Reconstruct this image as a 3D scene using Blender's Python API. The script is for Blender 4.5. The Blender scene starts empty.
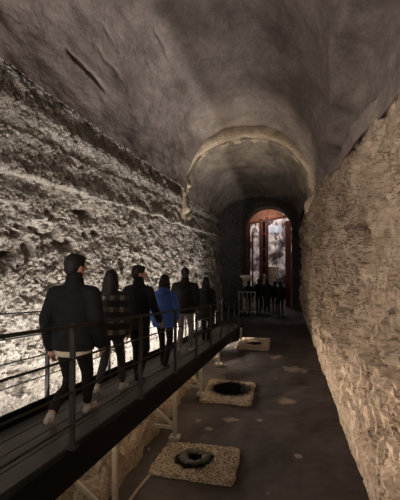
import bpy, bmesh, math, random
from mathutils import Vector, Matrix, noise
random.seed(7)
C = bpy.context.scene.collection
V = Vector
PI = math.pi
NF = noise.fractal

# ------------------------------------------------------------------ helpers
def link(name, me, m=None, parent=None, smooth=False):
    o = bpy.data.objects.new(name, me); C.objects.link(o)
    if m is not None: me.materials.append(m)
    if parent is not None: o.parent = parent
    if smooth:
        for p in me.polygons: p.use_smooth = True
    return o

def obj(name, bm, m, parent=None, smooth=False, norm=True):
    if norm: bmesh.ops.recalc_face_normals(bm, faces=bm.faces)
    me = bpy.data.meshes.new(name); bm.to_mesh(me); bm.free()
    return link(name, me, m, parent, smooth)

def tag(o, label, cat, group=None):
    o['label'] = label; o['category'] = cat
    if group: o['group'] = group
    return o

def thing(name, label, cat, loc=(0, 0, 0), rz=0, group=None):
    o = bpy.data.objects.new(name, None); C.objects.link(o)
    o.empty_display_size = .1
    o.location = loc; o.rotation_euler = (0, 0, rz)
    return tag(o, label, cat, group)

def struct(o):
    o['kind'] = 'structure'; return o

def box(bm, c, s, M=None, bev=0):
    r = bmesh.ops.create_cube(bm, size=1)
    vs = r['verts']
    for v in vs: v.co = V((v.co.x*s[0], v.co.y*s[1], v.co.z*s[2]))
    if bev:
        es = list({e for v in vs for e in v.link_edges})
        rb = bmesh.ops.bevel(bm, geom=es, offset=bev, segments=2, affect='EDGES', profile=.5)
        vs = list({v for f in rb['faces'] for v in f.verts} | {v for v in vs if v.is_valid})
    for v in vs:
        if M is not None: v.co = M @ v.co
        v.co += V(c)
    return vs

def bar(bm, a, b, w, h=None, bev=0):
    """rectangular bar from a to b"""
    a, b = V(a), V(b); d = b-a
    q = d.to_track_quat('Y', 'Z').to_matrix()
    return box(bm, (a+b)/2, (w, d.length, h or w), q, bev)

def tube(bm, pts, rad, n=12, caps=True):
    """tapered round tube along pts; radii may be (rx, ry) pairs"""
    pts = [V(p) for p in pts]; N = len(pts)
    if not isinstance(rad, (list, tuple)): rad = [rad]*N
    rings = []
    def fr(i):
        d = (pts[min(i+1, N-1)]-pts[max(i-1, 0)]).normalized()
        ref = V((0, 1, 0)) if abs(d.y) < .8 else V((1, 0, 0))
        u = d.cross(ref).normalized(); w = u.cross(d).normalized()
        return d, u, w
    seq = []
    d0, u0, w0 = fr(0); dn, un, wn = fr(N-1)
    def rr(r): return r if isinstance(r, (list, tuple)) else (r, r)
    if caps:
        for k in (0.08, .4, .75):
            a = k*PI/2; r = rr(rad[0]); m = min(r)
            seq.append((pts[0]-d0*m*math.cos(a), u0, w0, r[0]*math.sin(a), r[1]*math.sin(a)))
    for i in range(N):
        d, u, w = fr(i); r = rr(rad[i]); seq.append((pts[i], u, w, r[0], r[1]))
    if caps:
        for k in (.75, .4, .08):
            a = k*PI/2; r = rr(rad[-1]); m = min(r)
            seq.append((pts[-1]+dn*m*math.cos(a), un, wn, r[0]*math.sin(a), r[1]*math.sin(a)))
    for c, u, w, rx, ry in seq:
        rings.append([bm.verts.new(c+u*rx*math.cos(2*PI*k/n)+w*ry*math.sin(2*PI*k/n)) for k in range(n)])
    for A, B in zip(rings, rings[1:]):
        for k in range(n): bm.faces.new((A[k], A[(k+1) % n], B[(k+1) % n], B[k]))
    bm.faces.new(rings[0][::-1]); bm.faces.new(rings[-1])

def loft(bm, secs, n=24):
    """stack of horizontal ellipses (z, rx, ry, cx, cy)"""
    rings = []
    for s in secs:
        z, rx, ry = s[:3]; cx = s[3] if len(s) > 3 else 0; cy = s[4] if len(s) > 4 else 0
        rings.append([bm.verts.new((cx+rx*math.cos(2*PI*k/n), cy+ry*math.sin(2*PI*k/n), z)) for k in range(n)])
    for A, B in zip(rings, rings[1:]):
        for k in range(n): bm.faces.new((A[k], A[(k+1) % n], B[(k+1) % n], B[k]))
    bm.faces.new(rings[0][::-1]); bm.faces.new(rings[-1])

def ball(bm, c, r, M=None, u=16, v=12):
    q = bmesh.ops.create_uvsphere(bm, u_segments=u, v_segments=v, radius=1)
    for x in q['verts']:
        p = V((x.co.x*r[0], x.co.y*r[1], x.co.z*r[2]))
        if M is not None: p = M @ p
        x.co = p+V(c)

def fused(name, bm, m, parent, voxel=.012, smooth=4):
    """fuse overlapping closed shapes into one continuous skin"""
    bmesh.ops.recalc_face_normals(bm, faces=bm.faces)
    me = bpy.data.meshes.new(name); bm.to_mesh(me); bm.free()
    t = bpy.data.objects.new('tmp', me); C.objects.link(t)
    r = t.modifiers.new('r', 'REMESH'); r.mode = 'VOXEL'; r.voxel_size = voxel; r.use_smooth_shade = True
    if smooth:
        s = t.modifiers.new('s', 'SMOOTH'); s.factor = .5; s.iterations = smooth
    dg = bpy.context.evaluated_depsgraph_get()
    nm = bpy.data.meshes.new_from_object(t.evaluated_get(dg))
    nm.name = name
    bpy.data.objects.remove(t); bpy.data.meshes.remove(me)
    nm.materials.clear()
    return link(name, nm, m, parent, True)

def sheet(name, rows, m, smooth=True):
    """mesh from a grid of points"""
    me = bpy.data.meshes.new(name)
    nr, nc = len(rows), len(rows[0])
    vs = [p for r in rows for p in r]
    fs = [(i*nc+j, i*nc+j+1, (i+1)*nc+j+1, (i+1)*nc+j) for i in range(nr-1) for j in range(nc-1)]
    me.from_pydata(vs, [], fs); me.update()
    return link(name, me, m, None, smooth)

# ------------------------------------------------------------------ materials
def mat(name, build):
    m = bpy.data.materials.new(name); m.use_nodes = True
    nt = m.node_tree; b = nt.nodes['Principled BSDF']
    build(nt, b); return m
def nd(nt, t, **k):
    n = nt.nodes.new(t)
    for a, v in k.items():
        if a in n.inputs: n.inputs[a].default_value = v
        else: setattr(n, a, v)
    return n
def coords(nt, scale=(1, 1, 1), world=True):
    src = nd(nt, 'ShaderNodeNewGeometry').outputs['Position'] if world else nd(nt, 'ShaderNodeTexCoord').outputs['Object']
    mp = nd(nt, 'ShaderNodeMapping'); mp.inputs['Scale'].default_value = scale
    nt.links.new(src, mp.inputs['Vector']); return mp.outputs['Vector']
def noisy(nt, vec, scale, detail=6, rough=.6, dist=0):
    n = nd(nt, 'ShaderNodeTexNoise'); n.inputs['Scale'].default_value = scale; n.inputs['Detail'].default_value = detail
    n.inputs['Roughness'].default_value = rough; n.inputs['Distortion'].default_value = dist
    nt.links.new(vec, n.inputs['Vector']); return n.outputs['Fac']
def ramp(nt, fac, stops):
    r = nd(nt, 'ShaderNodeValToRGB'); e = r.color_ramp.elements
    while len(e) < len(stops): e.new(.5)
    for k, (p, c) in enumerate(stops):
        e[k].position = p; e[k].color = (*c, 1) if len(c) == 3 else c
    nt.links.new(fac, r.inputs['Fac']); return r.outputs['Color']
def mix(nt, fac, a, b, mode='MIX'):
    n = nd(nt, 'ShaderNodeMix'); n.data_type = 'RGBA'; n.blend_type = mode
    for s, v in ((0, fac), (6, a), (7, b)):
        if hasattr(v, 'links'): nt.links.new(v, n.inputs[s])
        else: n.inputs[s].default_value = v if s == 0 else (*v, 1)
    return n.outputs[2]
def bump(nt, b, h, strength=.5, dist=.03):
    n = nd(nt, 'ShaderNodeBump'); n.inputs['Strength'].default_value = strength; n.inputs['Distance'].default_value = dist
    nt.links.new(h, n.inputs['Height']); nt.links.new(n.outputs['Normal'], b.inputs['Normal'])

def stone(name, c0, c1, c2, sc=1.0, stretch=(1, 1, 1), bs=.6, bd=.03, stain=None, stain_at=(.5, .62), fine=9, fm=.5, pit=1.0, veins=None, blot=None):
    def f(nt, b):
        v = coords(nt, stretch)
        n1 = noisy(nt, v, 1.3*sc, 8, .62, .4)
        col = ramp(nt, n1, [(.3, c0), (.5, c1), (.72, c2)])
        n2 = noisy(nt, v, fine*sc, 8, .7)
        col = mix(nt, fm, col, ramp(nt, n2, [(.38, tuple(x*.35 for x in c1)), (.52, c1), (.62, c2)]), 'MIX')
        n4 = noisy(nt, v, 26*sc, 4, .6)
        col = mix(nt, pit, col, ramp(nt, n4, [(.38, (.55, .53, .51)), (.5, (.95, .95, .95)), (.6, (1.15, 1.15, 1.15))]), 'MULTIPLY')
        if blot:                                                    # mineral patches of another colour
            nb = noisy(nt, coords(nt, blot[1]), blot[2], 7, .68, .5)
            col = mix(nt, ramp(nt, nb, [(blot[3], (0, 0, 0)), (blot[3]+.05, (.75, .75, .75))]), col, blot[0])
        for (vs_, vsc, wdt, dark) in veins or []:                   # thin dark seams running through the rock
            nv = noisy(nt, coords(nt, vs_), vsc, 5, .6, .6)
            a1 = nd(nt, 'ShaderNodeMath'); a1.operation = 'SUBTRACT'; nt.links.new(nv, a1.inputs[0]); a1.inputs[1].default_value = .5
            a2 = nd(nt, 'ShaderNodeMath'); a2.operation = 'ABSOLUTE'; nt.links.new(a1.outputs[0], a2.inputs[0])
            col = mix(nt, 1, col, ramp(nt, a2.outputs[0], [(wdt*.25, (dark, dark*.95, dark*.9)), (wdt, (1, 1, 1))]), 'MULTIPLY')
        if stain:
            n3 = noisy(nt, coords(nt, (1, .35, 1)), .55, 7, .65, 1.0)
            col = mix(nt, ramp(nt, n3, [(stain_at[0], (0, 0, 0)), (stain_at[1], (.8, .8, .8))]), col, stain)
        nt.links.new(col, b.inputs['Base Color'])
        b.inputs['Roughness'].default_value = .95; b.inputs['Specular IOR Level'].default_value = .15
        h = nd(nt, 'ShaderNodeMath'); h.operation = 'ADD'
        nt.links.new(n2, h.inputs[0]); nt.links.new(noisy(nt, v, 30*sc, 5, .6), h.inputs[1])
        bump(nt, b, h.outputs[0], bs, bd)
    return mat(name, f)

def plain(name, col, rough=.7, metal=0, var=.25, sc=8, spec=.3, bs=.15, world=False, stretch=(1, 1, 1)):
    def f(nt, b):
        v = coords(nt, stretch, world); n = noisy(nt, v, sc, 5, .6)
        c = ramp(nt, n, [(.3, tuple(x*(1-var) for x in col)), (.7, tuple(min(1, x*(1+var)) for x in col))])
        nt.links.new(c, b.inputs['Base Color']); b.inputs['Roughness'].default_value = rough
        b.inputs['Metallic'].default_value = metal; b.inputs['Specular IOR Level'].default_value = spec
        if bs: bump(nt, b, n, bs, .01)
    return mat(name, f)

M = {}
M['left'] = stone('rough_pale_rubble_stone', (.25, .222, .192), (.43, .395, .35), (.60, .565, .515), 1.6, bs=.8, bd=.03, fine=6, fm=.40, pit=.8,
    veins=[((1, .8, 1.9), 1.5, .014, .35), ((1, 1.3, 1.6), 4, .02, .5)], blot=((.17, .135, .11), (1, 1, 1.7), 2.0, .60))
M['right'] = stone('hewn_tan_rock', (.25, .185, .13), (.45, .35, .26), (.62, .515, .41), 1.1, (1, .8, 1.5), .6, .03, fine=5, fm=.4, pit=.3,
    veins=[((1, .8, 2.2), 1.3, .012, .5), ((1, 1.6, .4), 1.1, .010, .4)], blot=((.22, .155, .115), (1, .8, .9), .9, .57))
M['vault'] = stone('smoked_plaster', (.17, .141, .13), (.285, .242, .222), (.395, .34, .312), .7, (1, .6, 1), .6, .03, (.11, .09, .083), (.46, .66), 5, fm=.22, pit=.35)
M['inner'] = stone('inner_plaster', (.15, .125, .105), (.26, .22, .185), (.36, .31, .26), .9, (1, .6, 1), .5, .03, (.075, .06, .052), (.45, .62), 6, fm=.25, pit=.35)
M['rim'] = stone('pale_arch_edge_stone', (.45, .35, .25), (.68, .56, .42), (.82, .70, .56), 2.5, bs=.8, bd=.04)
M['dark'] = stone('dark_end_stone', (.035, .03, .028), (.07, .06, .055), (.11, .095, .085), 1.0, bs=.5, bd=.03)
M['slab'] = stone('pebbly_cream_stone', (.34, .27, .18), (.50, .41, .29), (.64, .54, .40), 3, bs=1, bd=.03, fine=10)
M['rubble'] = stone('rubble_brown_stone', (.16, .125, .095), (.32, .255, .195), (.46, .385, .305), 2.5, bs=.9, bd=.03)
M['pit'] = plain('black_pit_shade', (.004, .004, .004), .9, sc=6, bs=.5)
M['rimdark'] = plain('dark_crusted_rim', (.022, .019, .017), .45, sc=20, bs=.8)
M['steel'] = plain('dull_galvanised_steel', (.32, .30, .275), .6, .1, .15, 20)
M['black'] = plain('black_painted_steel', (.008, .0075, .007), .8, 0, .2, 20, .1)
M['rail'] = plain('dark_steel_rail', (.032, .029, .027), .65, .0, .2, 20)
M['deck'] = plain('worn_dark_decking', (.070, .062, .057), .6, 0, .3, 6, .4, .3, True, (6, .5, 6))
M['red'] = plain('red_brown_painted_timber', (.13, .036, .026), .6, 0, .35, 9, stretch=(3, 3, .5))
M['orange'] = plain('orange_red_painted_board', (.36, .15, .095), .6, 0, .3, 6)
M['skin'] = plain('skin', (.48, .28, .2), .55, 0, .06, 10)
M['hair'] = plain('dark_hair', (.012, .009, .008), .6, 0, .3, 40, bs=.5, stretch=(1, 1, .2))
M['blackcloth'] = plain('black_cloth', (.006, .006, .0065), .8, 0, .2, 30)
M['navycloth'] = plain('very_dark_navy_cloth', (.007, .0075, .010), .8, 0, .2, 30)
M['browncloth'] = plain('dark_brown_black_cloth', (.006, .0055, .005), .8, 0, .2, 30)
M['trouser'] = plain('black_trousers', (.008, .0075, .008), .85, 0, .2, 30)
M['greytrouser'] = plain('grey_trousers', (.17, .16, .165), .85, 0, .15, 20)
M['legging'] = plain('charcoal_leggings', (.035, .033, .034), .85, 0, .15, 20)
M['blue'] = plain('royal_blue_cloth', (.045, .105, .36), .75, 0, .15, 6, bs=.3)
M['white'] = plain('off_white_leather', (.42, .40, .385), .6, 0, .1, 20)
M['pale'] = plain('pale_shirt_cloth', (.62, .54, .42), .8, 0, .1, 20)
M['eye'] = plain('eye_white', (.6, .58, .55), .3, 0, .02, 5, bs=0)
M['marble'] = plain('pale_marble', (.62, .55, .48), .6, 0, .15, 5)
M['cable'] = plain('pale_grey_conduit', (.36, .30, .24), .6, 0, .15, 8)
def plaid(nt, b):
    v = coords(nt, (1, 1, 1), False)
    def stripes(axis, sc, thr, soft):
        w = nd(nt, 'ShaderNodeTexWave'); w.wave_type = 'BANDS'; w.bands_direction = axis; w.inputs['Scale'].default_value = sc
        nt.links.new(v, w.inputs['Vector']); return ramp(nt, w.outputs['Fac'], [(thr, (0, 0, 0)), (thr+soft, (1, 1, 1))])
    c = mix(nt, stripes('X', 2.6, .5, .25), (.05, .046, .043), (.17, .16, .15))
    c = mix(nt, stripes('Z', 2.2, .5, .25), (.012, .012, .012), c)
    nt.links.new(c, b.inputs['Base Color']); b.inputs['Roughness'].default_value = .9
M['plaid'] = mat('black_and_pale_checked_wool', plaid)
def floorm(nt, b):
    v = coords(nt)
    n1 = noisy(nt, v, .9, 8, .6, .5); n2 = noisy(nt, v, 6, 8, .65)
    c = ramp(nt, n1, [(.3, (.019, .0145, .0145)), (.55, (.034, .026, .025)), (.8, (.078, .062, .057))])
    c = mix(nt, .35, c, ramp(nt, n2, [(.35, (.018, .014, .014)), (.7, (.066, .052, .047))]))
    # worn lime patches of their own shape
    n3a = noisy(nt, v, 4.5, 7, .65, .6)
    n3m = nd(nt, 'ShaderNodeMath'); n3m.operation = 'MULTIPLY_ADD'; nt.links.new(n3a, n3m.inputs[0]); n3m.inputs[1].default_value = 2.6; n3m.inputs[2].default_value = -.85; n3 = n3m.outputs[0]
    for (x, y, r) in ((.06, 8.35, .30), (-.95, 7.25, .24), (-.42, 7.35, .09), (-.2, 9.9, .16), (.28, 10.8, .45), (-.25, 12.0, .35), (-1.25, 6.75, .12), (-1.5, 7.05, .1), (-.6, 8.7, .1), (.2, 6.1, .1), (-.2, 5.15, .1)):
        d = nd(nt, 'ShaderNodeVectorMath'); d.operation = 'DISTANCE'
        nt.links.new(v, d.inputs[0]); d.inputs[1].default_value = (x, y, 0)
        s = nd(nt, 'ShaderNodeMath'); s.operation = 'MULTIPLY_ADD'; s.inputs[1].default_value = -1/r; s.inputs[2].default_value = .55
        nt.links.new(d.outputs['Value'], s.inputs[0])
        a = nd(nt, 'ShaderNodeMath'); a.operation = 'ADD'; nt.links.new(s.outputs[0], a.inputs[0]); nt.links.new(n3, a.inputs[1])
        c = mix(nt, ramp(nt, a.outputs[0], [(.36, (0, 0, 0)), (.7, (.85, .85, .85))]), c, (.22, .175, .145))
    nt.links.new(c, b.inputs['Base Color'])
    nt.links.new(ramp(nt, n1, [(.3, (.5, .5, .5)), (.7, (.85, .85, .85))]), b.inputs['Roughness'])
    b.inputs['Specular IOR Level'].default_value = .25
    bump(nt, b, n2, .35, .03)
M['floor'] = mat('dark_trodden_floor', floorm)
def hallm(nt, b):
    v = coords(nt, (1.6, 1, .7)); n = noisy(nt, v, 1.6, 8, .7, .6); n2 = noisy(nt, coords(nt, (1, 1, .5)), .5, 4, .5, .5)
    c = ramp(nt, n, [(.36, (.02, .018, .022)), (.46, (.14, .10, .10)), (.53, (.62, .55, .54)), (.64, (.70, .62, .60)), (.72, (.30, .14, .11))])
    c = mix(nt, ramp(nt, n2, [(.45, (0, 0, 0)), (.6, (.7, .7, .7))]), c, (.16, .17, .21))
    nt.links.new(c, b.inputs['Base Color']); b.inputs['Roughness'].default_value = .9; bump(nt, b, n, .6, .05)
M['hall'] = mat('pale_streaked_masonry', hallm)
def glow(name, col, s):
    def f(nt, b):
        b.inputs['Base Color'].default_value = (*col, 1); b.inputs['Emission Color'].default_value = (*col, 1)
        b.inputs['Emission Strength'].default_value = s
    return mat(name, f)
M['led'] = glow('neutral_led_diffuser', (1, .9, .76), 4)
M['ledwarm'] = glow('warm_led_diffuser', (1, .78, .52), 4)

# ------------------------------------------------------------------ camera
H = 2.92
cam = bpy.data.cameras.new('camera'); co = bpy.data.objects.new('camera', cam); C.objects.link(co)
cam.sensor_fit = 'HORIZONTAL'; cam.sensor_width = 36; cam.lens = 36; cam.clip_start = .05
co.location = (0, 0, H)
co.rotation_euler = (PI/2+math.atan(7/400), 0, math.radians(11.72))
bpy.context.scene.camera = co

# ------------------------------------------------------------------ tunnel shell
YB, YA, YE = -3.0, 14.2, 23.0          # back wall, stepped arch, end wall
def steps(y0, y1, near=.03, k=.0065):
    ys = [y0]
    while ys[-1] < y1: ys.append(ys[-1]+max(near, k*max(ys[-1], 0)+.012))
    ys[-1] = y1; return ys
def sm(a, b, x):
    t = max(0, min(1, (x-a)/(b-a))); return t*t*(3-2*t)
def lin(a, b, n): return [a+(b-a)*i/(n-1) for i in range(n)]

def stones(p, sc, ax):
    """per-stone height and tilt plus joint depth on the wall plane"""
    q = V((ax, p.y*sc[0], p.z*sc[1])); q += V((0, NF(q*1.7, 1, 2, 3)*.35, NF(q*1.7+V((9, 3, 1)), 1, 2, 3)*.35))
    d, pt = noise.voronoi(q); c = pt[0]
    r = noise.cell_vector(c*7.31+V((.5, .5, .5)))
    t = (q-c)
    return r.x-.5, (r.y-.5)*t.y+(r.z-.5)*t.z, min(1, (d[1]-d[0])*3.5)
def terr(v, k, sharp=.18):
    """terraced noise: flat flakes with short steep edges"""
    v *= k; f = math.floor(v); u = v-f
    return (f+sm(.5-sharp, .5+sharp, u)-.5)/k
def crack(p, sc, wd, off):
    q = V((off, p.y*sc[0], p.z*sc[1])); q += V((0, NF(q*1.6, 1, 2, 4)*.4, NF(q*1.6+V((9, 3, 1)), 1, 2, 4)*.4))
    d, _ = noise.voronoi(q); return 1-sm(0, wd, d[1]-d[0])
def leftX(y, z):
    """plan depth of the left wall"""
    lz = z+.10*NF(V((y*.5, 2, 1)), .9, 2, 5)
    base = -3.45-.15*sm(0, 4, z)
    base += .05*sm(4.05, 4.10, lz)*sm(4.40, 4.10, lz) - .03*sm(4.68, 4.73, lz) + .10*sm(4.72, 5.15, z) - .10*sm(4.95, 5.30, z)
    base += -.05*sm(0, 1, NF(V((y*.5, z*.5, 3)), 1, 2, 3))
    rough = 1-.75*sm(3.95, 4.15, lz)
    p = V((1.3, y, z)); pt = V((1.3, y*.8+z*.25, z*1.25))
    n = NF(pt*.9, .8, 2.1, 4); t1 = terr(NF(pt*1.1+V((4, 0, 0)), .75, 2.1, 6), 4.5); t2 = terr(NF(pt*3.1+V((7, 0, 0)), .7, 2.1, 5), 3.5)
    nf = NF(p*8, .6, 2.2, 5)
    m = sm(-.15, .25, NF(V((6, y*.6, z*.8)), 1, 2, 3))
    c1 = crack(p, (1.5, 2.4), .07, .4)*m; c2 = crack(p, (3.6, 5.2), .09, 3.4)*(1-.6*m)
    hole = sm(.38, .52, NF(V((8, y*1.2+z*.3, z*2.0)), .9, 2.2, 5))*sm(4.05, 3.6, z)
    dsp = rough*(.03*n+.075*t1+.04*t2-.05*c1-.022*c2+.018*nf-.13*hole)+(1-rough)*(.015*n+.03*t2+.016*nf-.025*c1)
    return base+dsp
LH = [(4.35, 2.98, .15, .11), (4.75, 2.95, .2, .06), (5.2, 3.05, .13, .13), (6.9, 3.72, .36, .10), (7.3, 3.4, .26, .09), (9.4, 2.9, .2, .12), (3.95, 2.9, .06, .20), (5.9, 3.35, .10, .16)]
def holes(y, z, lst, depth):
    s = 0
    for (hy, hz, ry, rz) in lst:
        q = math.hypot((y-hy)/ry+.5*NF(V((y*4, z*4, hy)), 1, 2, 3), (z-hz)/rz+.5*NF(V((z*4, y*4, hz)), 1, 2, 3))
        s += depth*(1-sm(.55, 1.05, q))
    return s
ysL = steps(YB, YE, .05, .006)
ysL = [y for y in ysL if y < 2] + steps(2, YE, .024, .0036)
zsL = lin(-.1, .9, 14)[:-1]+lin(.9, 4.25, 150)+lin(4.28, 5.50, 52)
rows = []
for z in zsL:
    rows.append([(leftX(y, z)-holes(y, z, LH, .25), y, z) for y in ysL])
struct(sheet('wall_left', rows, M['left'], False))

def zr(y): return 4.1+.063*min(max(y, -1), YA)
RN = [(5.4, 1.50, .34, .11), (5.15, 1.30, .17, .20), (4.75, 2.78, .32, .06), (4.55, 2.95, .12, .14), (8.6, 1.1, .3, .12), (6.6, 3.3, .3, .10)]
def rightX(y, f):
    z = -.1+f*(zr(y)+.25)
    p = V((2.2, y, z))
    n = NF(p*1.2, .8, 2.1, 4); nf = NF(V((3, y*6, z*10)), .65, 2.2, 5)
    # upright panels, each at its own depth with a sharp broken edge
    yp = y*1.25+.55*NF(V((2, y*.7, z*.6)), 1, 2, 4)+.12*NF(V((6, y*3, z*3)), .8, 2, 4)
    k = math.floor(yp); u = yp-k
    r = noise.cell_vector(V((k+.5, math.floor(z*.5+NF(V((k, 0, z*.5)), 1, 2, 2))+.5, 7.5)))
    panel = (r.x-.5)*.20+(r.y-.5)*.16*u
    # flaking beds: terraces stretched along the wall in some panels, upright in others
    w = sm(-.12, .12, NF(V((1, y*.8, z*.5+3)), 1, 2, 3))
    tb = terr(NF(V((3, y*.8, z*2.6+NF(p*.9, 1, 2, 3)*.8)), .9, 2.1, 4), 4.5, .06)
    tv = terr(NF(V((5, y*1.9+NF(p*.9, 1, 2, 3)*.5, z*.8)), .9, 2.1, 4), 4.5, .06)
    c = crack(p, (2.2, 1.3), .08, 2.4)*sm(-.1, .2, NF(V((6, y*.9, z*.7)), 1, 2, 3))+.6*crack(p, (3.5, 6.0), .10, 5.4)*w
    x = 1.0-panel-.21*(w*tb+(1-w)*tv*1.1)-.05*n-.008*nf+.09*c
    x = 1.0+(x-1.0)*(.14+.86*sm(0, .9, z))*(.3+.7*sm(zr(y)+.1, zr(y)-.5, z))+.05*sm(zr(y)-.5, zr(y), z)
    x += holes(y, z, RN, .32)
    return x, z
ysR = [y for y in steps(YB, 1.5, .08, .006) if y < 1.5] + steps(1.5, YE, .028, .0045)
rows = []
for i in range(230):
    f = i/229; r = []
    for y in ysR:
        x, z = rightX(y, f); r.append((x, y, z))
    rows.append(r)
struct(sheet('wall_right', rows, M['right'], False))

XL, XC, XR, ZT = -3.46, -1.28, 1.03, 7.62
CR = [((5.75, 159.5), (7.1, 162.3)), ((7.3, 119.7), (8.5, 120.6)), ((6.25, 149), (7.65, 151)), ((6.2, 140), (6.75, 142)), ((7.9, 132), (8.4, 133))]
def vault(y, a):
    """a: 0 at the right springing, 180 at the left groove"""
    r = math.radians(a)
    sr = zr(y)+.02; sl = 5.36
    e = .92
    cx = math.copysign(abs(math.cos(r))**e, math.cos(r)); sz = abs(math.sin(r))**e
    x = XC+(XR-XC)*cx if a < 90 else XC+(XC-XL)*cx
    s0 = sr if a < 90 else sl
    k = sm(60, 110, a) if 60 < a < 110 else (0 if a <= 60 else 1)
    s0 = sr*(1-k)+sl*k
    z = s0+(ZT-s0)*sz
    nx, nz = math.cos(r), math.sin(r)
    p = V((x, y, z))
    d = .10*NF(p*.55, 1, 2, 4)+.025*NF(V((x*2.5, y*1.2, z*2.5)), .8, 2.1, 6)
    fold = 41-2.75*y+8*NF(V((0, y*.4, 1)), 1, 2, 3)
    if fold > 0:
        d += .42*(1-sm(fold-9, fold+.8, a))*sm(0, 9, a)            # hollow haunch below the fold
    d -= .05*math.exp(-((a-fold-2)/2.5)**2)
    for ci, ((y0, a0), (y1, a1)) in enumerate(CR):
        t = max(0, min(1, ((y-y0)*(y1-y0)*100+(a-a0)*(a1-a0))/((y1-y0)**2*100+(a1-a0)**2)))
        q = math.hypot((y-y0-t*(y1-y0)), (a-a0-t*(a1-a0))/25+.05*NF(p*3, 1, 2, 4))
        d += (.13, .07, .03, .03, .03)[ci]*(1-sm(.0, .055, q))*min(1, 3*(1-t)+.1)*min(1, 4*t+.3)
    return (x+nx*d, y, z+nz*d)
ysV = [y for y in steps(YB, 1.5, .09, .006) if y < 1.5] + steps(1.5, YA, .04, .006)
struct(sheet('ceiling', [[vault(y, a) for y in ysV] for a in lin(-4, 186, 250)], M['vault']))

# inner, lower vault beyond the stepped arch
def inner(y, a, off=0):
    r = math.radians(a); f = (y-YA)/(YE-YA)
    xl, xr = -3.52-off, .90+off; xc = (xl+xr)/2; s0 = 5.02; zt = 7.14-.75*f+off
    c = math.cos(r); x = xc+(xr-xc)*math.copysign(abs(c)**.95, c)
    z = s0+(zt-s0)*abs(math.sin(r))**.95
    p = V((x, y, z)); d = .07*NF(p*.7, 1, 2, 4)+.02*NF(p*2.5, .8, 2.1, 5)
    return (x+math.cos(r)*d, y, z+math.sin(r)*d)
iny = steps(YA+.02, YE, .06, .004)
struct(sheet('ceiling', [[inner(y, a) for y in iny] for a in lin(-2, 182, 110)], M['inner']))
# rough edge of the step: a ring with a face, broken lower lip on both sides
rows = []
for i, a in enumerate(lin(-16, 196, 170)):
    r = math.radians(a); out = []
    if a < 0: bx, bz = .90, 5.02+a*.035
    elif a > 180: bx, bz = -3.52, 5.02-(a-180)*.045
    else: bx = bz = None
    for k, (o, dy) in enumerate(((0.0, .45), (.0, .25), (0, .08), (.04, -.03), (.16, -.07), (.30, -.05), (.42, .0), (.6, .05))):
        if bx is None: x, _, z = inner(YA, a, o)
        else:
            x, z = bx+(o if a < 0 else -o), bz
        p = V((x*2.6, dy*4+i*.01, z*2.6))
        n = NF(p, .8, 2.1, 5)
        chunk = sm(150, 172, a)
        d = (.06+.10*chunk)*n
        if k >= 3: d += .34*chunk*o
        c, s = math.cos(r), math.sin(r)
        if bx is not None: c, s = (1 if a < 0 else -1), 0
        # the lips bulge into the room
        bul = -.13*sm(0, -8, a)-.12*sm(180, 188, a)
        out.append((x+c*(d+bul*(1-o)), YA+dy-.05*n, z+s*d))
    rows.append(out)
struct(sheet('trim_1', rows, M['rim']))

# end wall with its arched doorway
AX0, AX1, AS, AT = -2.15, .50, 4.55, 5.80
def door_arch(t):
    """t 0..1 from the right foot over the crown to the left foot"""
    if t < .25: return AX1, AS*t/.25
    if t > .75: return AX0, AS*(1-t)/.25
    r = (t-.25)/.5*PI
    return (AX0+AX1)/2+(AX1-AX0)/2*math.cos(r), AS+(AT-AS)*math.sin(r)
def outer_arch(t):
    if t < .25: return 1.25, 5.1*t/.25
    if t > .75: return -4.0, 5.1*(1-t)/.25
    r = (t-.25)/.5*PI
    return -1.375+2.625*math.cos(r), 5.1+2.0*math.sin(r)
rows = []
for t in lin(0, 1, 121):
    ix, iz = door_arch(t); ox, oz = outer_arch(t); r = []
    for (f, dy) in ((0, 1.6), (0, .9), (0, .4), (0, .05), (.03, -.02), (.12, -.05), (.24, -.05), (.27, .0), (.5, .0), (.75, .02), (1, 0)):
        x, z = ix+(ox-ix)*f, iz+(oz-iz)*f
        n = NF(V((x*1.8, dy*2, z*1.8)), .8, 2.1, 5)
        r.append((x+.03*n, YE+dy-.05*n, z+.02*n))
    rows.append(r)
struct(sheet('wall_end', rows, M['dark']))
# wall behind the photographer
rows = [[(x, YB+.06*NF(V((x, 5, z)), 1, 2, 4), z) for x in lin(-4, 1.6, 24)] for z in lin(-.1, 7.9, 30)]
struct(sheet('wall_back', rows, M['left']))

# floor, with two shafts sunk through it under the pierced slabs
WELL = [(-1.245, 5.64, .11), (-1.13, 8.80, .40), (-.92, 13.55, .20)]
xs = lin(-4.0, 1.5, 100); ysF = steps(YB, YE+9, .05, .0055)
bm = bmesh.new(); grid = []
for y in ysF:
    row = []
    for x in xs:
        z = .028*NF(V((x*.9, y*.9, 0)), 1, 2, 5)+.008*NF(V((x*5, y*5, 2)), 1, 2, 3)
        row.append(bm.verts.new((x, y, z-.02)))
    grid.append(row)
for i in range(len(ysF)-1):
    for j in range(len(xs)-1):
        cx, cy = (xs[j]+xs[j+1])/2, (ysF[i]+ysF[i+1])/2
        if any(math.hypot(cx-a, cy-b) < r+.02 for a, b, r in WELL): continue
        bm.faces.new((grid[i][j], grid[i][j+1], grid[i+1][j+1], grid[i+1][j]))
struct(obj('floor', bm, M['floor'], smooth=True, norm=False))

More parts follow.
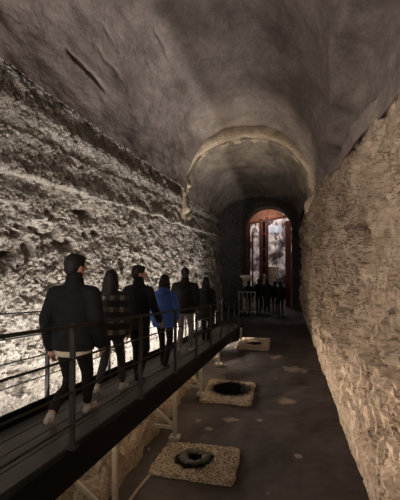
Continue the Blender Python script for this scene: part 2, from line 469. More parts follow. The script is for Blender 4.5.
# ------------------------------------------------------------------ hall beyond the doorway
rows = [[(x, 30.5+.5*NF(V((x*.8, 1, z*.8)), .9, 2.1, 5), z) for x in lin(-5.5, 4, 90)] for z in lin(-.1, 8.5, 80)]
struct(sheet('wall_far', rows, M['hall']))
for sx, nm in ((-5.2, 'wall_hall_left'), (3.8, 'wall_hall_right')):
    rows = [[(sx+.2*NF(V((3, y, z)), 1, 2, 4), y, z) for y in lin(YE+.2, 31, 30)] for z in lin(-.1, 8.5, 30)]
    struct(sheet(nm, rows, M['hall']))
rows = [[(x, y, 8.2+.2*NF(V((x, y, 0)), 1, 2, 4)) for y in lin(YE+.2, 31, 20)] for x in lin(-5.4, 4, 20)]
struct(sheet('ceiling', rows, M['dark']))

# gate in the doorway
GY = YE+1.15
g = thing('timber_gate', 'red-brown timber gate frame filling the arched doorway at the far end of the tunnel', 'gate', ((AX0+AX1)/2, GY, 0))
gx = (AX0+AX1)/2
def gpart(nm, pts, w, h, m):
    b = bmesh.new()
    for a, c in pts: bar(b, (a[0]-gx, 0, a[1]), (c[0]-gx, 0, c[1]), w, h, .012)
    return obj(nm, b, m, g)
gpart('jamb', [((-2.02, 0), (-2.02, 5.0))], .2, .22, M['red'])
gpart('jamb', [((.30, 0), (.30, 5.05))], .34, .22, M['red'])
gpart('mullion', [((-1.28, 0), (-1.28, 5.2))], .22, .22, M['red'])
gpart('mullion', [((-.93, 0), (-.93, 5.3))], .16, .22, M['red'])
gpart('brace', [((-1.1, 1.9), (-1.1, 5.2))], .16, .1, M['black'])  # dark gap between the mullions, drawn as a black bar
for z in (2.5, 3.4, 4.3): gpart('crossbar', [((-1.2, z), (-1.0, z))], .12, .1, M['red'])
b = bmesh.new()      # boarded head of the arch, its lower edge rising to the right
fr, bk = [], []
prof = [(AX0+.05, 4.72), (AX1-.05, 5.12)]
for k in range(25):
    r = PI*k/24; x = gx+1.26*math.cos(r); z = 4.56+1.2*math.sin(r)
    lo = 4.90+(x-AX0)*.17
    if z > lo+.01: prof.append((x, z))
prof = [p for p in prof if True][2:]
prof = prof+[(prof[-1][0]-.02, 4.90+(prof[-1][0]-AX0)*.17), (prof[0][0]+.02, 4.90+(prof[0][0]-AX0)*.17)]
for y, l in ((-.06, fr), (.06, bk)):
    for x, z in prof: l.append(b.verts.new((x-gx, y, z)))
b.faces.new(fr); b.faces.new(bk[::-1])
for k in range(len(fr)): b.faces.new((fr[k], bk[k], bk[(k+1) % len(fr)], fr[(k+1) % len(fr)]))
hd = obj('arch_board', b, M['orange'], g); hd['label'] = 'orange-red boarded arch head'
b = bmesh.new(); bar(b, (-1.2, -.1, 4.92), (1.2, -.1, 5.32), .1, .13, .01); obj('head_beam', b, M['red'], g)
# narrow leaf folded open by the left jamb
b = bmesh.new(); box(b, (-.93, -.35, 2.3), (.05, .5, 4.2), None, .01)
for z in (1.0, 2.2, 3.4): box(b, (-.93, -.35, z), (.08, .52, .12), None, .01)
obj('leaf', b, M['red'], g)

# ------------------------------------------------------------------ objects near the doorway
def plinth_block(name, label, loc, w, zt, bh, pw, cat='stone block'):
    t = thing(name, label, cat, loc)
    b = bmesh.new(); box(b, (0, 0, .1), (pw*1.35, pw*1.35, .2), None, .02); box(b, (0, 0, (zt-bh)/2), (pw, pw, zt-bh), None, .02)
    box(b, (0, 0, zt-bh-.04), (pw*1.2, pw*1.2, .08), None, .02); obj('plinth', b, M['marble'], t)
    b = bmesh.new(); box(b, (0, 0, zt-bh/2), (w, w*.7, bh), None, .03)
    bmesh.ops.subdivide_edges(b, edges=b.edges[:], cuts=3, use_grid_fill=True)
    for v in b.verts: v.co += V((1, 1, 1))*.05*NF(v.co*3, 1, 2, 4)
    obj('block', b, M['marble'], t, True)
plinth_block('stone_block_on_plinth', 'squared pale stone block on a plinth, seen through the right half of the red gate', (-.70, 26.2, -.02), .85, 2.35, .62, .5)
# weathered capital on a column stump, left of the doorway
t = thing('column_capital', 'pale weathered column capital on a stump left of the doorway', 'column', (-2.02, 22.4, -.03))
b = bmesh.new(); loft(b, [(0, .20, .20), (.12, .20, .20), (.16, .15, .15), (1.2, .14, .14), (1.36, .15, .15)], 20); obj('shaft', b, M['marble'], t, True)
b = bmesh.new(); loft(b, [(1.36, .15, .15), (1.42, .19, .19), (1.62, .17, .17), (1.8, .27, .27)], 20); box(b, (0, 0, 1.87), (.6, .5, .14), None, .02); obj('capital', b, M['marble'], t)
# pale blue-white hanging panel high in the right opening
b = bmesh.new(); nseg = 14
for k in range(nseg):
    box(b, (-.55+1.1*(k+.5)/nseg, .05*math.sin(k*1.1), .0), (1.1/nseg+.004, .03, .5+.08*math.sin(k*2.3)))
o = obj('hanging_banner', b, plain('pale_blue_white_cloth', (.62, .68, .78), .8, 0, .1, 5), None); o.location = (-.62, 28.2, 4.85)
tag(o, 'pale blue-white hanging banner high in the hall behind the red gate', 'banner')

# barrier of upright bars across the foot of the ramp
bx0, bx1, by = -2.20, -1.42, 20.6
t = thing('steel_barrier', 'grey steel barrier of upright bars standing just past the end of the walkway', 'barrier', ((bx0+bx1)/2, by, 0))
b = bmesh.new(); bar(b, (-.45, 0, 1.12), (.45, 0, 1.12), .05, .05); obj('top_bar', b, M['steel'], t)
b = bmesh.new(); bar(b, (-.45, 0, .12), (.45, 0, .12), .04, .04); obj('bottom_bar', b, M['steel'], t)
for k in range(5):
    b = bmesh.new(); bar(b, (-.42+.21*k, 0, -.02), (-.42+.21*k, 0, 1.12), .045, .045); obj('upright', b, M['steel'], t)

# ------------------------------------------------------------------ pierced slabs on the floor
def slab(name, label, x0, x1, y0, y1, well, rim, skew=0, h=.055):
    soot_shade_r = .37 if rim else well[2]+.12
    cx, cy, r = well; t = thing(name, label, 'stone slab', (cx, cy, 0))
    n = 168; nr = 36; bm = bmesh.new(); rings = []
    for k in range(n):
        pass
    def edge(th):
        dx, dy = math.cos(th), math.sin(th)
        hx = (x1-cx) if dx > 0 else (cx-x0); hy = (y1-cy) if dy > 0 else (cy-y0)
        s = min(hx/abs(dx) if abs(dx) > 1e-6 else 9, hy/abs(dy) if abs(dy) > 1e-6 else 9)
        # rounded corners
        p = 22; s2 = (abs(dx/hx)**p+abs(dy/hy)**p)**(-1/p)
        return s2*(1+.045*NF(V((dx*2.6, dy*2.6, cx*7)), .6, 2.1, 6))
    prof = []
    for k in range(n):
        th = 2*PI*k/n; e = edge(th); dx, dy = math.cos(th), math.sin(th); col = []
        ri = r*(1+.08*NF(V((dx*2, dy*2, 4)), 1, 2, 3))
        col.append((dx*ri, dy*ri, -.30)); col.append((dx*ri, dy*ri, .02))
        for i in range(nr+1):
            q = ri+(e-ri)*(i/nr); x, y = dx*q, dy*q
            if i == nr: zz = h-.03
            else:
                dv, _ = noise.voronoi(V((x*24, y*24, cx)))
                zz = h+.016*NF(V((x*3, y*3, cy)), 1, 2, 4)-.034*min(1, dv[0]*1.5)
            col.append((x+skew*y, y, zz))
        col.append((dx*e*1.01, dy*e*1.01, -.05))
        prof.append([bm.verts.new(c) for c in col])
    for k in range(n):
        A, B = prof[k], prof[(k+1) % n]
        for i in range(len(A)-1): bm.faces.new((A[i], B[i], B[i+1], A[i+1]))
    def soot_shade_m(nt, b):
        v = coords(nt, (1, 1, 1), False); n2 = noisy(nt, v, 22, 6, .7)
        c = ramp(nt, n2, [(.3, (.20, .165, .125)), (.5, (.40, .345, .27)), (.72, (.55, .485, .395))])
        vo = nd(nt, 'ShaderNodeTexVoronoi'); vo.inputs['Scale'].default_value = 42; nt.links.new(v, vo.inputs['Vector'])
        c = mix(nt, 1, c, ramp(nt, vo.outputs['Distance'], [(.15, (1.35, 1.35, 1.35)), (.55, (.75, .72, .7)), (.8, (.3, .27, .25))]), 'MULTIPLY')
        c = mix(nt, ramp(nt, noisy(nt, v, 2.5, 6, .6), [(.5, (0, 0, 0)), (.7, (.6, .6, .6))]), c, (.16, .12, .095))
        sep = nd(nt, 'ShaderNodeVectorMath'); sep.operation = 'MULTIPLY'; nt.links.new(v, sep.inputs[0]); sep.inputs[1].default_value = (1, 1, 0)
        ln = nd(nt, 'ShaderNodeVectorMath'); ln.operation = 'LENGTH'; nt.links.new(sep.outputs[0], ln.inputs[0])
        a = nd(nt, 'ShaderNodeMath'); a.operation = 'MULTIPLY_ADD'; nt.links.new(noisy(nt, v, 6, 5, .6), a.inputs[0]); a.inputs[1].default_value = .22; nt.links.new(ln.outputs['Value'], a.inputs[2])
        c = mix(nt, ramp(nt, a.outputs[0], [(soot_shade_r, (1, 1, 1)), (soot_shade_r+max(.05, r*.4), (0, 0, 0))]), c, (.012, .010, .009))  # stain round the hole; depth shade also painted onto its inner wall
        nt.links.new(c, b.inputs['Base Color']); b.inputs['Roughness'].default_value = .95; b.inputs['Specular IOR Level'].default_value = .1
        bump(nt, b, n2, .9, .02)
    obj('slab', bm, mat('pebbly_cream_stone_with_soot_and_hole_shade', soot_shade_m), t, True)
    bm = bmesh.new(); m = 32                                   # shaft below, depth shade painted in as near-black
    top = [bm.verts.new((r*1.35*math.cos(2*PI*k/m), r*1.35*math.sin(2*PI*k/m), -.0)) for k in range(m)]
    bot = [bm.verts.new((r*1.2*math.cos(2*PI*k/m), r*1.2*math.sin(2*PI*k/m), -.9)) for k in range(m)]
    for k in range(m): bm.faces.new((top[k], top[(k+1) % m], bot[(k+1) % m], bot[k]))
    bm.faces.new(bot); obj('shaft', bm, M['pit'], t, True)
    if rim:
        bm = bmesh.new(); N, Q = 56, 12; rr = []
        for k in range(N):
            th = 2*PI*k/N; R = rim[0]*(1+.24*NF(V((math.cos(th)*1.6, math.sin(th)*1.6, 7)), .8, 2.1, 4)); ring = []
            for j in range(Q):
                ph = 2*PI*j/Q; n_ = NF(V((math.cos(th)*5, math.sin(th)*5, ph)), .8, 2.1, 4)
                q = R+rim[1]*math.cos(ph)*(1+.5*n_); ring.append(bm.verts.new((q*math.cos(th), q*math.sin(th), h+.01+rim[2]*math.sin(ph)*(1+.6*n_))))
            rr.append(ring)
        for k in range(N):
            for j in range(Q): bm.faces.new((rr[k][j], rr[(k+1) % N][j], rr[(k+1) % N][(j+1) % Q], rr[k][(j+1) % Q]))
        ro = obj('rim', bm, M['rimdark'], t, True); ro['label'] = 'dark crusted raised rim'
    return t
GS = 'pierced stone slabs along the floor'
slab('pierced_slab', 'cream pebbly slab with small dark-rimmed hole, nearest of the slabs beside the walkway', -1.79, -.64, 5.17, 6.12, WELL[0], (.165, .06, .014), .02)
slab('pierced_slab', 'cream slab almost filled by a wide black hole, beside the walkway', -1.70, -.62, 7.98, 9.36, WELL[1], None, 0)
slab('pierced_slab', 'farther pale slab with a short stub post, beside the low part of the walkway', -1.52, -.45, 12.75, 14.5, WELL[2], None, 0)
b = bmesh.new(); box(b, (0, 0, .28), (.07, .07, .50), None, .008); box(b, (0, 0, .04), (.16, .16, .02), None, .004)
o = obj('stub_post', b, M['steel'], None); o.location = (-1.36, 13.2, .065); tag(o, 'short grey stub post standing on the third floor slab', 'post')

# low broken masonry under the walkway
rows = []
prof = [(-3.1, -.05), (-3.08, .26), (-2.9, .31)]+[(x, .32) for x in lin(-2.8, -2.14, 22)]+[(-2.09, .28), (-2.06, .18), (-2.05, .05), (-2.05, -.06)]
bm = bmesh.new(); yy = lin(1.9, 9.6, 230); prev = None; first = last = None
for y in yy:
    cur = []
    for (x, z) in prof:
        wob = .10*NF(V((0, y*.9, 1)), 1, 2, 4)
        d, _ = noise.voronoi(V((x*5.5, y*4.2, 2))); n = NF(V((x*4, y*4, z*4)), .8, 2.1, 5)
        hh = sm(-.02, .2, z)*(.15*min(1, (d[1]-d[0])*2.4)+.08*n+.10*NF(V((x*.8, y*.8, 6)), 1, 2, 3)-.06)
        k = sm(9.6, 9.0, y)*sm(1.9, 2.3, y)
        cur.append(bm.verts.new((x+wob*sm(-2.9, -2.1, x)+.05*n, y, -.05+(z+.05+hh)*k)))
    if prev:
        for i in range(len(prof)-1): bm.faces.new((prev[i], prev[i+1], cur[i+1], cur[i]))
    prev = cur
tag(obj('rubble_footing', bm, M['rubble'], None, False), 'low broken brown rubble masonry running under the walkway', 'rubble wall')
# pale conduit on the floor
b = bmesh.new(); tube(b, [(-1.86, 3.2, 0), (-1.83, 4.0, .005), (-1.80, 4.8, 0), (-1.76, 5.15, .0)], .016, 8)
tag(obj('floor_conduit', b, M['cable'], None, True), 'thin pale conduit lying on the floor in front of the nearest slab', 'cable')
b = bmesh.new(); ball(b, (-2.0, 5.82, .015), (.018, .018, .02)); tag(obj('floor_stud', b, M['white'], None, True), 'tiny white stud on the floor between rubble and walkway post', 'stud')

# ------------------------------------------------------------------ walkway
XA, XB = -2.53, -1.715
def dz(y): return 1.63-.092*y
Y0, Y1 = .2, 17.3
w = thing('walkway', 'long sloping steel walkway with dark decking and wire railings beside the left wall', 'walkway', ((XA+XB)/2, 0, 0))
wx = (XA+XB)/2
def wp(x, y, z): return (x-wx, y, z)
b = bmesh.new()
for k in range(4):
    x0 = XA+.02+k*(XB-XA-.04)/4; x1 = x0+(XB-XA-.04)/4-.012
    bar(b, wp((x0+x1)/2, Y0, dz(Y0)-.02), wp((x0+x1)/2, Y1, dz(Y1)-.02), x1-x0, .04, .004)
obj('deck', b, M['deck'], w)
for x in (XA-.02, XB+.02):
    b = bmesh.new(); bar(b, wp(x, Y0, dz(Y0)-.135), wp(x, Y1, dz(Y1)-.135), .06, .27, .005); obj('edge_beam', b, M['black'], w)
for k in range(12):
    y = Y0+.4+k*1.35
    b = bmesh.new(); bar(b, wp(XA, y, dz(y)-.10), wp(XB, y, dz(y)-.10), .06, .1); obj('joist', b, M['black'], w)
b = bmesh.new(); bar(b, wp(XA-.02, Y0, dz(Y0)+.055), wp(XA-.02, Y1, dz(Y1)+.055), .025, .13, .004); obj('kick_plate', b, M['black'], w)
for x, y0s, hs in ((XA-.02, 2.4, (1.06, .82, .59, .36)), (XB+.02, 1.42, (1.0, .73, .46, .20))):
    b = bmesh.new()
    for i, h in enumerate(hs):
        r = .015 if i == 0 and x > -2 else (.010 if x > -2 else .008)
        tube(b, [wp(x, Y0, dz(Y0)+h), wp(x, Y1, dz(Y1)+h)], r, 8)
    rl = obj('railing', b, M['rail'], w, False)
    y = y0s
    while y < Y1:
        b = bmesh.new(); box(b, wp(x, y, dz(y)+.44), (.045, .03, 1.16), None, .004); box(b, wp(x, y, dz(y)+.01), (.09, .09, .015), None, .003)
        obj('post', b, M['rail'], rl); y += 1.6
for x in (XB, XA+.1):
    for y in (1.6, 3.93, 6.27, 8.35, 10.75):
        zt = dz(y)-.26
        b = bmesh.new(); box(b, wp(x, y, zt/2), (.055, .055, zt+.04), None, .006)
        lg = obj('support_leg', b, M['steel'], w)
        b = bmesh.new(); box(b, wp(x, y, .02), (.17, .17, .05), None, .006); obj('base_plate', b, M['steel'], lg)
for y in (1.6, 3.93, 6.27, 8.35, 10.75):
    zt = dz(y)-.26
    b = bmesh.new(); bar(b, wp(XB, y, .17), wp(XA+.1, y, .20), .045, .045); obj('cross_tube', b, M['steel'], w)
    b = bmesh.new(); bar(b, wp(XB, y, .19), wp(XB-.55, y, min(zt, .62)), .04, .04); obj('brace', b, M['steel'], w)
b = bmesh.new(); bar(b, wp(XA-.075, Y0, dz(Y0)-.24), wp(XA-.075, 14.6, dz(14.6)-.24), .03, .05); bar(b, wp(XA-.075, 14.6, dz(14.6)-.24), wp(XA-.075, 17.0, .05), .03, .05)
l1 = obj('light_strip', b, M['led'], w); l1['label'] = 'glowing light strip facing the left wall'
b = bmesh.new(); bar(b, wp(XB-.10, Y0, dz(Y0)-.25), wp(XB-.10, 11.5, dz(11.5)-.25), .05, .03)
l2 = obj('light_strip', b, M['ledwarm'], w); l2['label'] = 'glowing warm light strip under the deck'

# lights of those strips
def area(name, loc, rot, sx, sy, e, col, spread=PI):
    l = bpy.data.lights.new(name, 'AREA'); l.shape = 'RECTANGLE'; l.size = sx; l.size_y = sy; l.energy = e; l.color = col; l.spread = spread
    o = bpy.data.objects.new(name, l); C.objects.link(o); o.location = loc; o.rotation_euler = rot; return o
def aim(loc, d, sx, sy, e, col, name, ydir=(0, 1, 0), spread=PI):
    """area light facing d with its long side along y"""
    d = V(d).normalized(); y = V((0, 1, -.092)).normalized(); z = -d; x = y.cross(z).normalized(); y = z.cross(x)
    m = Matrix((x, y, z)).transposed().to_4x4(); m.translation = V(loc)
    o = area(name, loc, (0, 0, 0), sx, sy, e, col, spread); o.matrix_world = m; return o
EL, ER = 66, 40
y = Y0+1.2
while y < 17.0:
    aim((XA-.12, y, max(.08, dz(y)-.24)), (-.42, 0, 1), .05, 1.9, EL*(.60+.058*y), (1, .935, .87), 'left_wall_strip_light'); y += 2.0
y = Y0+1.6
while y < 15:
    aim((XB-.08, y, dz(y)-.29), (1, -.45, .36), .04, 1.9, ER*.95, (1, .835, .685), 'under_deck_strip_light', spread=math.radians(105)); y += 2.0
# added fill lights without a known source: behind the photographer, over the gate
area('rear_fill_light', (-2.3, YB+.6, 3.6), (math.radians(114), 0, math.radians(-24)), 1.6, .8, 150, (1, .91, .83), math.radians(120))
sp = bpy.data.lights.new('right_wall_fill_spot', 'SPOT'); sp.energy = 90; sp.color = (1, .86, .70); sp.spot_size = math.radians(44); sp.spot_blend = .6; sp.shadow_soft_size = .08  # added spot raking the right wall
so = bpy.data.objects.new('right_wall_fill_spot', sp); C.objects.link(so); so.location = (-.9, YB+.6, 3.0)
so.rotation_euler = (V((1.2, 7.5, 2.6))-so.location).to_track_quat('-Z', 'Y').to_euler()
area('gate_fill_light', (-.8, YE-.3, 5.55), (math.radians(62), 0, 0), 1.0, .2, 10, (1, .85, .7), math.radians(120))  # added to brighten the gate head
# added floor lamp, hidden behind the walkway, to brighten the stepped arch
t = thing('added_floor_lamp', 'added small black floor lamp behind the walkway before the stepped arch', 'lamp', (-2.95, 12.2, 0))
b = bmesh.new(); box(b, (0, 0, .05), (.16, .16, .14), None, .01); obj('base', b, M['black'], t)
b = bmesh.new(); tube(b, [(0, 0, .12), (0, 0, .22)], .06, 14); obj('head', b, M['black'], t)
sq = bpy.data.lights.new('arch_fill_spot', 'SPOT'); sq.energy = 750; sq.color = (1, .86, .68); sq.spot_size = math.radians(58); sq.spot_blend = .8; sq.shadow_soft_size = .05
qo = bpy.data.objects.new('arch_fill_spot', sq); C.objects.link(qo); qo.location = (-2.95, 12.2, .34)
qo.rotation_euler = (V((-1.0, 14.1, 6.6))-qo.location).to_track_quat('-Z', 'Y').to_euler()
# hall lamps beyond the gate
area('hall_lamp', (-1.2, 27.2, 7.6), (math.radians(28), 0, 0), 3.0, 1.2, 300, (1, .88, .82))

# ------------------------------------------------------------------ people
def ik(a, b, l1, l2, bend):
    d = b-a; L = min(d.length, (l1+l2)*.999); d.normalize()
    x = (l1*l1-l2*l2+L*L)/(2*L); h = math.sqrt(max(0, l1*l1-x*x))
    bd = (bend-d*bend.dot(d)).normalized(); return a+d*x+bd*h

def hand(bm, wrist, dirv, side, curl=.5):
    """palm, four unequal bent fingers and a thumb hanging from a wrist"""
    d = V(dirv).normalized(); fwd = V((0, 1, 0)); fwd = (fwd-d*fwd.dot(d)).normalized(); inn = d.cross(fwd).normalized()
    if inn.x*side > 0: inn = -inn                                 # palm faces the thigh
    tube(bm, [wrist-d*.01, wrist+d*.03, wrist+d*.085], [(.026, .021), (.037, .017), (.040, .015)], 12)
    for i, (o, ln) in enumerate(((.030, .072), (.010, .082), (-.010, .076), (-.029, .060))):
        p = wrist+d*.082+fwd*o; q = p+d*ln*.45+inn*ln*.15*curl; r = q+d*ln*.32+inn*ln*.35*curl; s = r+d*ln*.12+inn*ln*.32*curl
        tube(bm, [p, q, r, s], [.0095, .009, .0085, .0075], 8)
    p = wrist+d*.022+fwd*.028; q = p+d*.030+fwd*.026+inn*.010; r = q+d*.034+fwd*.008+inn*.012
    tube(bm, [p, q, r], [.012, .011, .009], 8)

def person(label, loc, rz, h, feet, arms, top, trousers, hair, shoe='white', turn=0, hem=.80, wide=1.0, sleeve=1.0, flare=0,
           puff=0, collar=True, hood=False, voxel=.010, group=None, pale_hem=False, lean=.03, slope=-.092, cat='person', ankle=False, shoulder_drop=0, hips_dx=0, backpack=None):
    t = thing('person', label, cat, loc, rz, group); s = h/1.75
    P = lambda x, y, z: V((x, y, z))*s
    hipz = .925
    # lower the pelvis so both legs reach
    tgt = []
    for sx, (fx, fy, lift, pitch) in zip((-1, 1), feet): tgt.append(V((fx, fy, slope*fy+.085+lift)))
    for k in range(40):
        ok = all((V((sx*.09+hips_dx, 0, hipz))-a).length < .835 for sx, a in zip((-1, 1), tgt))
        if ok: break
        hipz -= .008
    dzp = hipz-.925
    def T(x, y, z): return V((x, y+lean*(z-.9), z+dzp))           # upper body
    body, tr = bmesh.new(), bmesh.new(); shoes = []
    for sx, a, (fx, fy, lift, pitch) in zip((-1, 1), tgt, feet):
        hp = V((sx*.09+hips_dx, 0, hipz)); kn = ik(hp, a, .42, .42, V((sx*.08, 1, 0)))
        tube(body, [hp*s, kn*s, (kn*.55+a*.45)*s, a*s], [.068*s, .046*s, .042*s, .032*s], 12)
        fd = V((sx*.12, math.cos(pitch), -math.sin(pitch))).normalized()
        up = V((0, math.sin(pitch), math.cos(pitch)))
        heel = a-fd*.05-up*.045; toe = a+fd*.15-up*.055
        tube(body, [a*s, (a-up*.04)*s, toe*s], [.030*s, .024*s, (.022*s, .012*s)], 10)
        end = a+(kn-a)*(.16 if ankle else .03)
        tube(tr, [hp*s, (hp*.5+kn*.5)*s, kn*s, (kn*.55+a*.45)*s, end*s], [.098*s, .078*s, .062*s, .056*s, (.046 if ankle else .052)*s], 14)
        sb = bmesh.new()
        tube(sb, [(heel-up*.004)*s, (heel*.5+toe*.5)*s, toe*s], [(.031*s, .030*s), (.032*s, .028*s), (.037*s, .022*s)], 14)
        tube(sb, [(a+up*.0)*s, (a-up*.03)*s], [.040*s, .042*s], 12)
        lo = min(v.co.z for v in sb.verts)
        shoes.append(sb)
    loft(tr, [((.80+dzp)*s, .10*s, .10*s), ((.88+dzp)*s, .165*s, .118*s), ((.98+dzp)*s, .168*s, .118*s), ((1.06+dzp)*s, .15*s, .105*s)], 20)
    # trunk, neck, head
    def rings(l, bm_, n=24): loft(bm_, [((z+dzp)*s, rx*s, ry*s, hips_dx*s*max(0, 1.3-z)*2, (lean*(z-.9)+cy)*s) for (z, rx, ry, cy) in l], n)
    rings([(.86, .13, .095, 0), (1.0, .145, .10, 0), (1.12, .13, .092, 0), (1.3, .15, .10, 0), (1.42, .13, .085, 0), (1.49, .065, .06, 0)], body)
    neck0, neck1 = T(0, 0, 1.46), T(0, .015, 1.58)
    tube(body, [neck0*s, neck1*s], [.056*s, .052*s], 14)
    hc = T(0, .03, 1.625); R = Matrix.Rotation(turn, 3, 'Z')
    def hd(x, y, z): return (hc+R @ V((x, y, z))*1.06)*s
    ball(body, hd(0, -.005, .012), (.078*s, .099*s, .108*s), R, 20, 16)
    ball(body, hd(0, .03, -.045), (.052*s, .058*s, .062*s), R)              # jaw
    tube(body, [hd(0, .088, .02), hd(0, .108, -.018)], [.010*s, .016*s], 8)  # nose
    for q in (-1, 1):
        ball(body, hd(q*.076, -.005, -.005), (.010*s, .020*s, .031*s), R)    # ears
        ball(body, hd(q*.03, .083, -.0), (.018*s, .012*s, .008*s), R)
    tube(body, [hd(-.02, .086, -.052), hd(.02, .086, -.052)], .008*s, 8)      # lips
    # arms
    shs = []
    for sx, (el, wr) in zip((-1, 1), arms):
        sh = T(sx*.172*wide, 0, 1.375-shoulder_drop); e = T(*el); wv = T(*wr); d = (wv-e).normalized(); shs.append((sx, sh, e, wv))
        tube(body, [sh*s, e*s, wv*s], [.048*s, .038*s, .028*s], 12)
        hb = bmesh.new(); hand(hb, wv, d, sx)
        for v in hb.verts: v.co *= s
        me = bpy.data.meshes.new('h'); hb.to_mesh(me); hb.free(); body.from_mesh(me); bpy.data.meshes.remove(me)
    fused('body', body, M['skin'], t, min(voxel, .008), 2)
    fused('trousers', tr, M[trousers], t, voxel, 4)
    for sb in shoes: fused('shoe', sb, M[shoe], t, voxel, 2)
    # coat
    cb = bmesh.new(); f = flare
    base = [(hem, .188+f, .140+f*.8, 0), (hem+.05, .190+f, .142+f*.8, 0), (.98, .186+f*.5, .140+f*.4, 0), (1.1, .178+f*.2, .132, 0), (1.22, .192, .137, 0), (1.30, .200, .135, -.004), (1.37, .180, .120, -.006), (1.43, .130, .098, 0), (1.485, .085, .080, .004), (1.53, .074, .072, .008)]
    base = [q for q in base if q[0] >= hem]
    secs = []
    for (z0, a0, b0, c0), (z1, a1, b1, c1) in zip(base, base[1:]):
        for k in range(4):
            u = k/4; z = z0+(z1-z0)*u
            pf = puff*abs(math.sin(z*PI/.075))-puff*.4 if z < 1.42 else 0
            secs.append((z, (a0+(a1-a0)*u)*(wide if z < 1.44 else 1)+pf, b0+(b1-b0)*u+pf, c0+(c1-c0)*u))
    secs.append(base[-1]); rings(secs, cb, 28)
    for sx, sh, e, wv in shs:
        pts, rad = [], []
        for A, B, r0, r1 in ((sh, e, .074, .064), (e, wv, .064, .052)):
            for k in range(9):
                if k == 8 and B is e: continue
                u = k/8; pts.append((A+(B-A)*u*.97)*s); rad.append((r0+(r1-r0)*u+(puff*abs(math.sin(k*PI/2.0+.4))-puff*.4))*sleeve*s)
        tube(cb, pts, rad, 16)
        tube(cb, [T(0, 0, 1.425)*s, sh*s], [.066*s, .072*s*sleeve], 16)
    if collar:
        tube(cb, [T(0, .0, 1.45)*s, T(0, .008, 1.53)*s], [.096*s, .082*s], 18)
    if hood:
        ball(cb, T(0, -.085, 1.46)*s, (.12*s, .075*s, .075*s))
    fused('coat', cb, M[top], t, voxel, 3)
    if pale_hem:
        b = bmesh.new(); rings([(hem-.055, .165, .128, 0), (hem-.05, .172, .132, 0), (hem+.05, .172, .13, 0)], b)
        x = fused('shirt_hem', b, M['pale'], t, voxel, 2); x['label'] = 'pale shirt hem below the jacket'
    # hair
    hb = bmesh.new()
    ball(hb, hd(0, -.018, .035), (.089*s, .104*s, .104*s), R, 20, 16)
    ball(hb, hd(0, -.055, -.005), (.076*s, .060*s, .082*s), R)
    if hair == 'short':
        ball(hb, hd(0, .045, .085), (.06*s, .05*s, .035*s), R)
    if hair == 'long':
        for q in (-1, 1): tube(hb, [hd(q*.062, -.01, .03), hd(q*.080, -.02, -.08), hd(q*.085, -.045, -.17)], [.028*s, .034*s, .026*s], 12)
        tube(hb, [hd(0, -.06, .03), hd(0, -.085, -.08), hd(0, -.105, -.19), hd(0, -.11, -.27)], [(.085*s, .05*s), (.098*s, .055*s), (.095*s, .045*s), (.06*s, .022*s)], 16)
    if hair == 'bun':
        ball(hb, hd(0, -.10, .06), (.04*s, .04*s, .04*s), R)
    fused('hair', hb, M['hair'], t, min(voxel, .009), 3)
    for q in (-1, 1):
        b = bmesh.new(); ball(b, hd(q*.031, .0835, .006), (.012*s, .008*s, .008*s), R, 10, 8); obj('eye', b, M['eye'], t, True)
    if backpack:
        b = bmesh.new(); loft(b, [((z+dzp)*s, rx*s, ry*s, 0, -.20*s) for z, rx, ry in ((.98, .10, .05), (1.0, .13, .075), (1.2, .14, .085), (1.36, .125, .07), (1.42, .08, .04))], 20)
        fused('backpack', b, M[backpack], t, voxel, 3)
    return t
def deck_at(x, y): return (x, y, dz(y)+.004)
AR = (((-.235, -.04, 1.14), (-.225, .06, .89)), ((.235, -.04, 1.14), (.225, .06, .89)))
GW = 'visitors walking along the walkway'
person('man in black quilted jacket with a pale shirt hem, nearest the camera on the walkway', deck_at(-1.99, 3.55), .0, 1.78,
       [(-.10, -.21, .05, .5), (-.045, .38, .0, -.05)], (((-.245, -.06, 1.14), (-.235, -.0, .87)), ((.25, -.02, 1.14), (.235, .10, .90))),
       'blackcloth', 'trouser', 'short', turn=-.45, hem=.86, wide=1.10, sleeve=1.12, puff=.008, voxel=.009, pale_hem=True, ankle=True, group=GW)
person('woman with long dark hair in a black and pale checked coat and charcoal leggings', deck_at(-2.16, 4.78), 0, 1.60,
       [(-.085, -.22, .03, .4), (.10, .20, 0, 0)], AR, 'plaid', 'legging', 'long', turn=-.1, hem=.80, wide=1.08, flare=.015, voxel=.009, ankle=True, group=GW)
person('man in plain black jacket looking right, beside the woman in the checked coat', deck_at(-2.08, 5.55), -.12, 1.70,
       [(-.08, .14, .0, 0), (.085, -.12, .02, .3)], (((-.23, -.03, 1.14), (-.22, .08, .92)), ((.27, -.02, 1.15), (.32, .08, .94))),
       'navycloth', 'trouser', 'short', turn=-.9, hem=.84, wide=1.05, voxel=.009, shoe='blackcloth', group=GW)
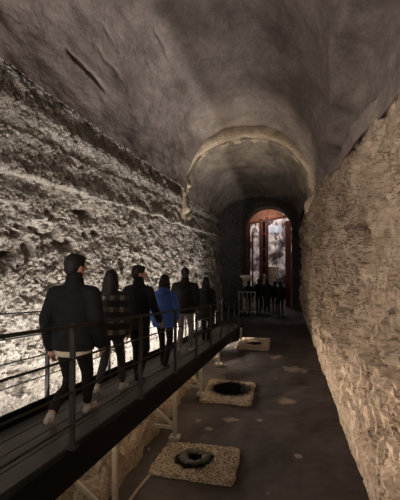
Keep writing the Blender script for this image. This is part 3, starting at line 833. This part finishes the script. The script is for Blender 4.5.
person('woman in royal blue hooded coat with long dark hair and black trousers', deck_at(-2.04, 6.75), 0, 1.62,
       [(-.06, .12, 0, 0), (.07, -.14, .02, .35)], (((-.24, -.03, 1.14), (-.24, .05, .90)), ((.24, -.02, 1.14), (.22, .10, .92))),
       'blue', 'trouser', 'long', turn=-.1, hem=.78, wide=1.03, flare=.03, hood=True, voxel=.010, shoe='blackcloth', group=GW)
person('man in dark jacket and lighter grey trousers, just ahead of the blue coat', deck_at(-2.10, 8.5), 0, 1.88,
       [(-.085, -.14, .02, .35), (.085, .18, 0, 0)], (((-.25, -.04, 1.14), (-.23, .07, .92)), ((.25, -.04, 1.14), (.23, .07, .92))),
       'browncloth', 'greytrouser', 'short', hem=.84, wide=1.14, sleeve=1.1, voxel=.011, group=GW)
person('woman in long black coat, farthest of the walkers on the raised walkway', deck_at(-2.02, 10.5), 0, 1.74,
       [(-.08, .12, 0, 0), (.08, -.1, .01, .2)], AR, 'blackcloth', 'trouser', 'long', hem=.62, wide=1.02, flare=.05, voxel=.012, shoe='blackcloth', group=GW)
GF = 'visitors standing before the gate'
far = [(-1.78, 21.2, 1.66, 'navycloth', 'short', 'leftmost dark-clothed visitor of the group before the red gate'),
       (-1.28, 21.6, 1.76, 'blackcloth', 'short', 'dark-clothed visitor in front of the left gate opening'),
       (-.82, 21.2, 1.78, 'navycloth', 'short', 'tall dark-clothed visitor in front of the middle posts of the gate'),
       (-.12, 20.8, 1.70, 'blackcloth', 'long', 'long-haired visitor in dark coat nearest the right wall before the gate'),
       (-.45, 22.2, 1.60, 'browncloth', 'short', 'short dark-clothed visitor behind the others, below the stone block')]
for i, (x, y, h, m, hr, lb) in enumerate(far):
    person(lb, (x, y, 0), (.1, -.2, .15, .3, 0)[i], h, [(-.09, .03, 0, 0), (.09, -.03, 0, 0)], AR, m, 'trouser', hr, hem=.78, voxel=.016, shoe='blackcloth', slope=0, group=GF, wide=1.05)

# ------------------------------------------------------------------ world and colour management
wd = bpy.data.worlds.new('world'); bpy.context.scene.world = wd; wd.use_nodes = True
wd.node_tree.nodes['Background'].inputs[0].default_value = (.01, .009, .008, 1)
wd.node_tree.nodes['Background'].inputs[1].default_value = 0
vs = bpy.context.scene.view_settings
vs.view_transform = 'Standard'; vs.look = 'None'; vs.gamma = 1; vs.use_curve_mapping = False; vs.exposure = 0
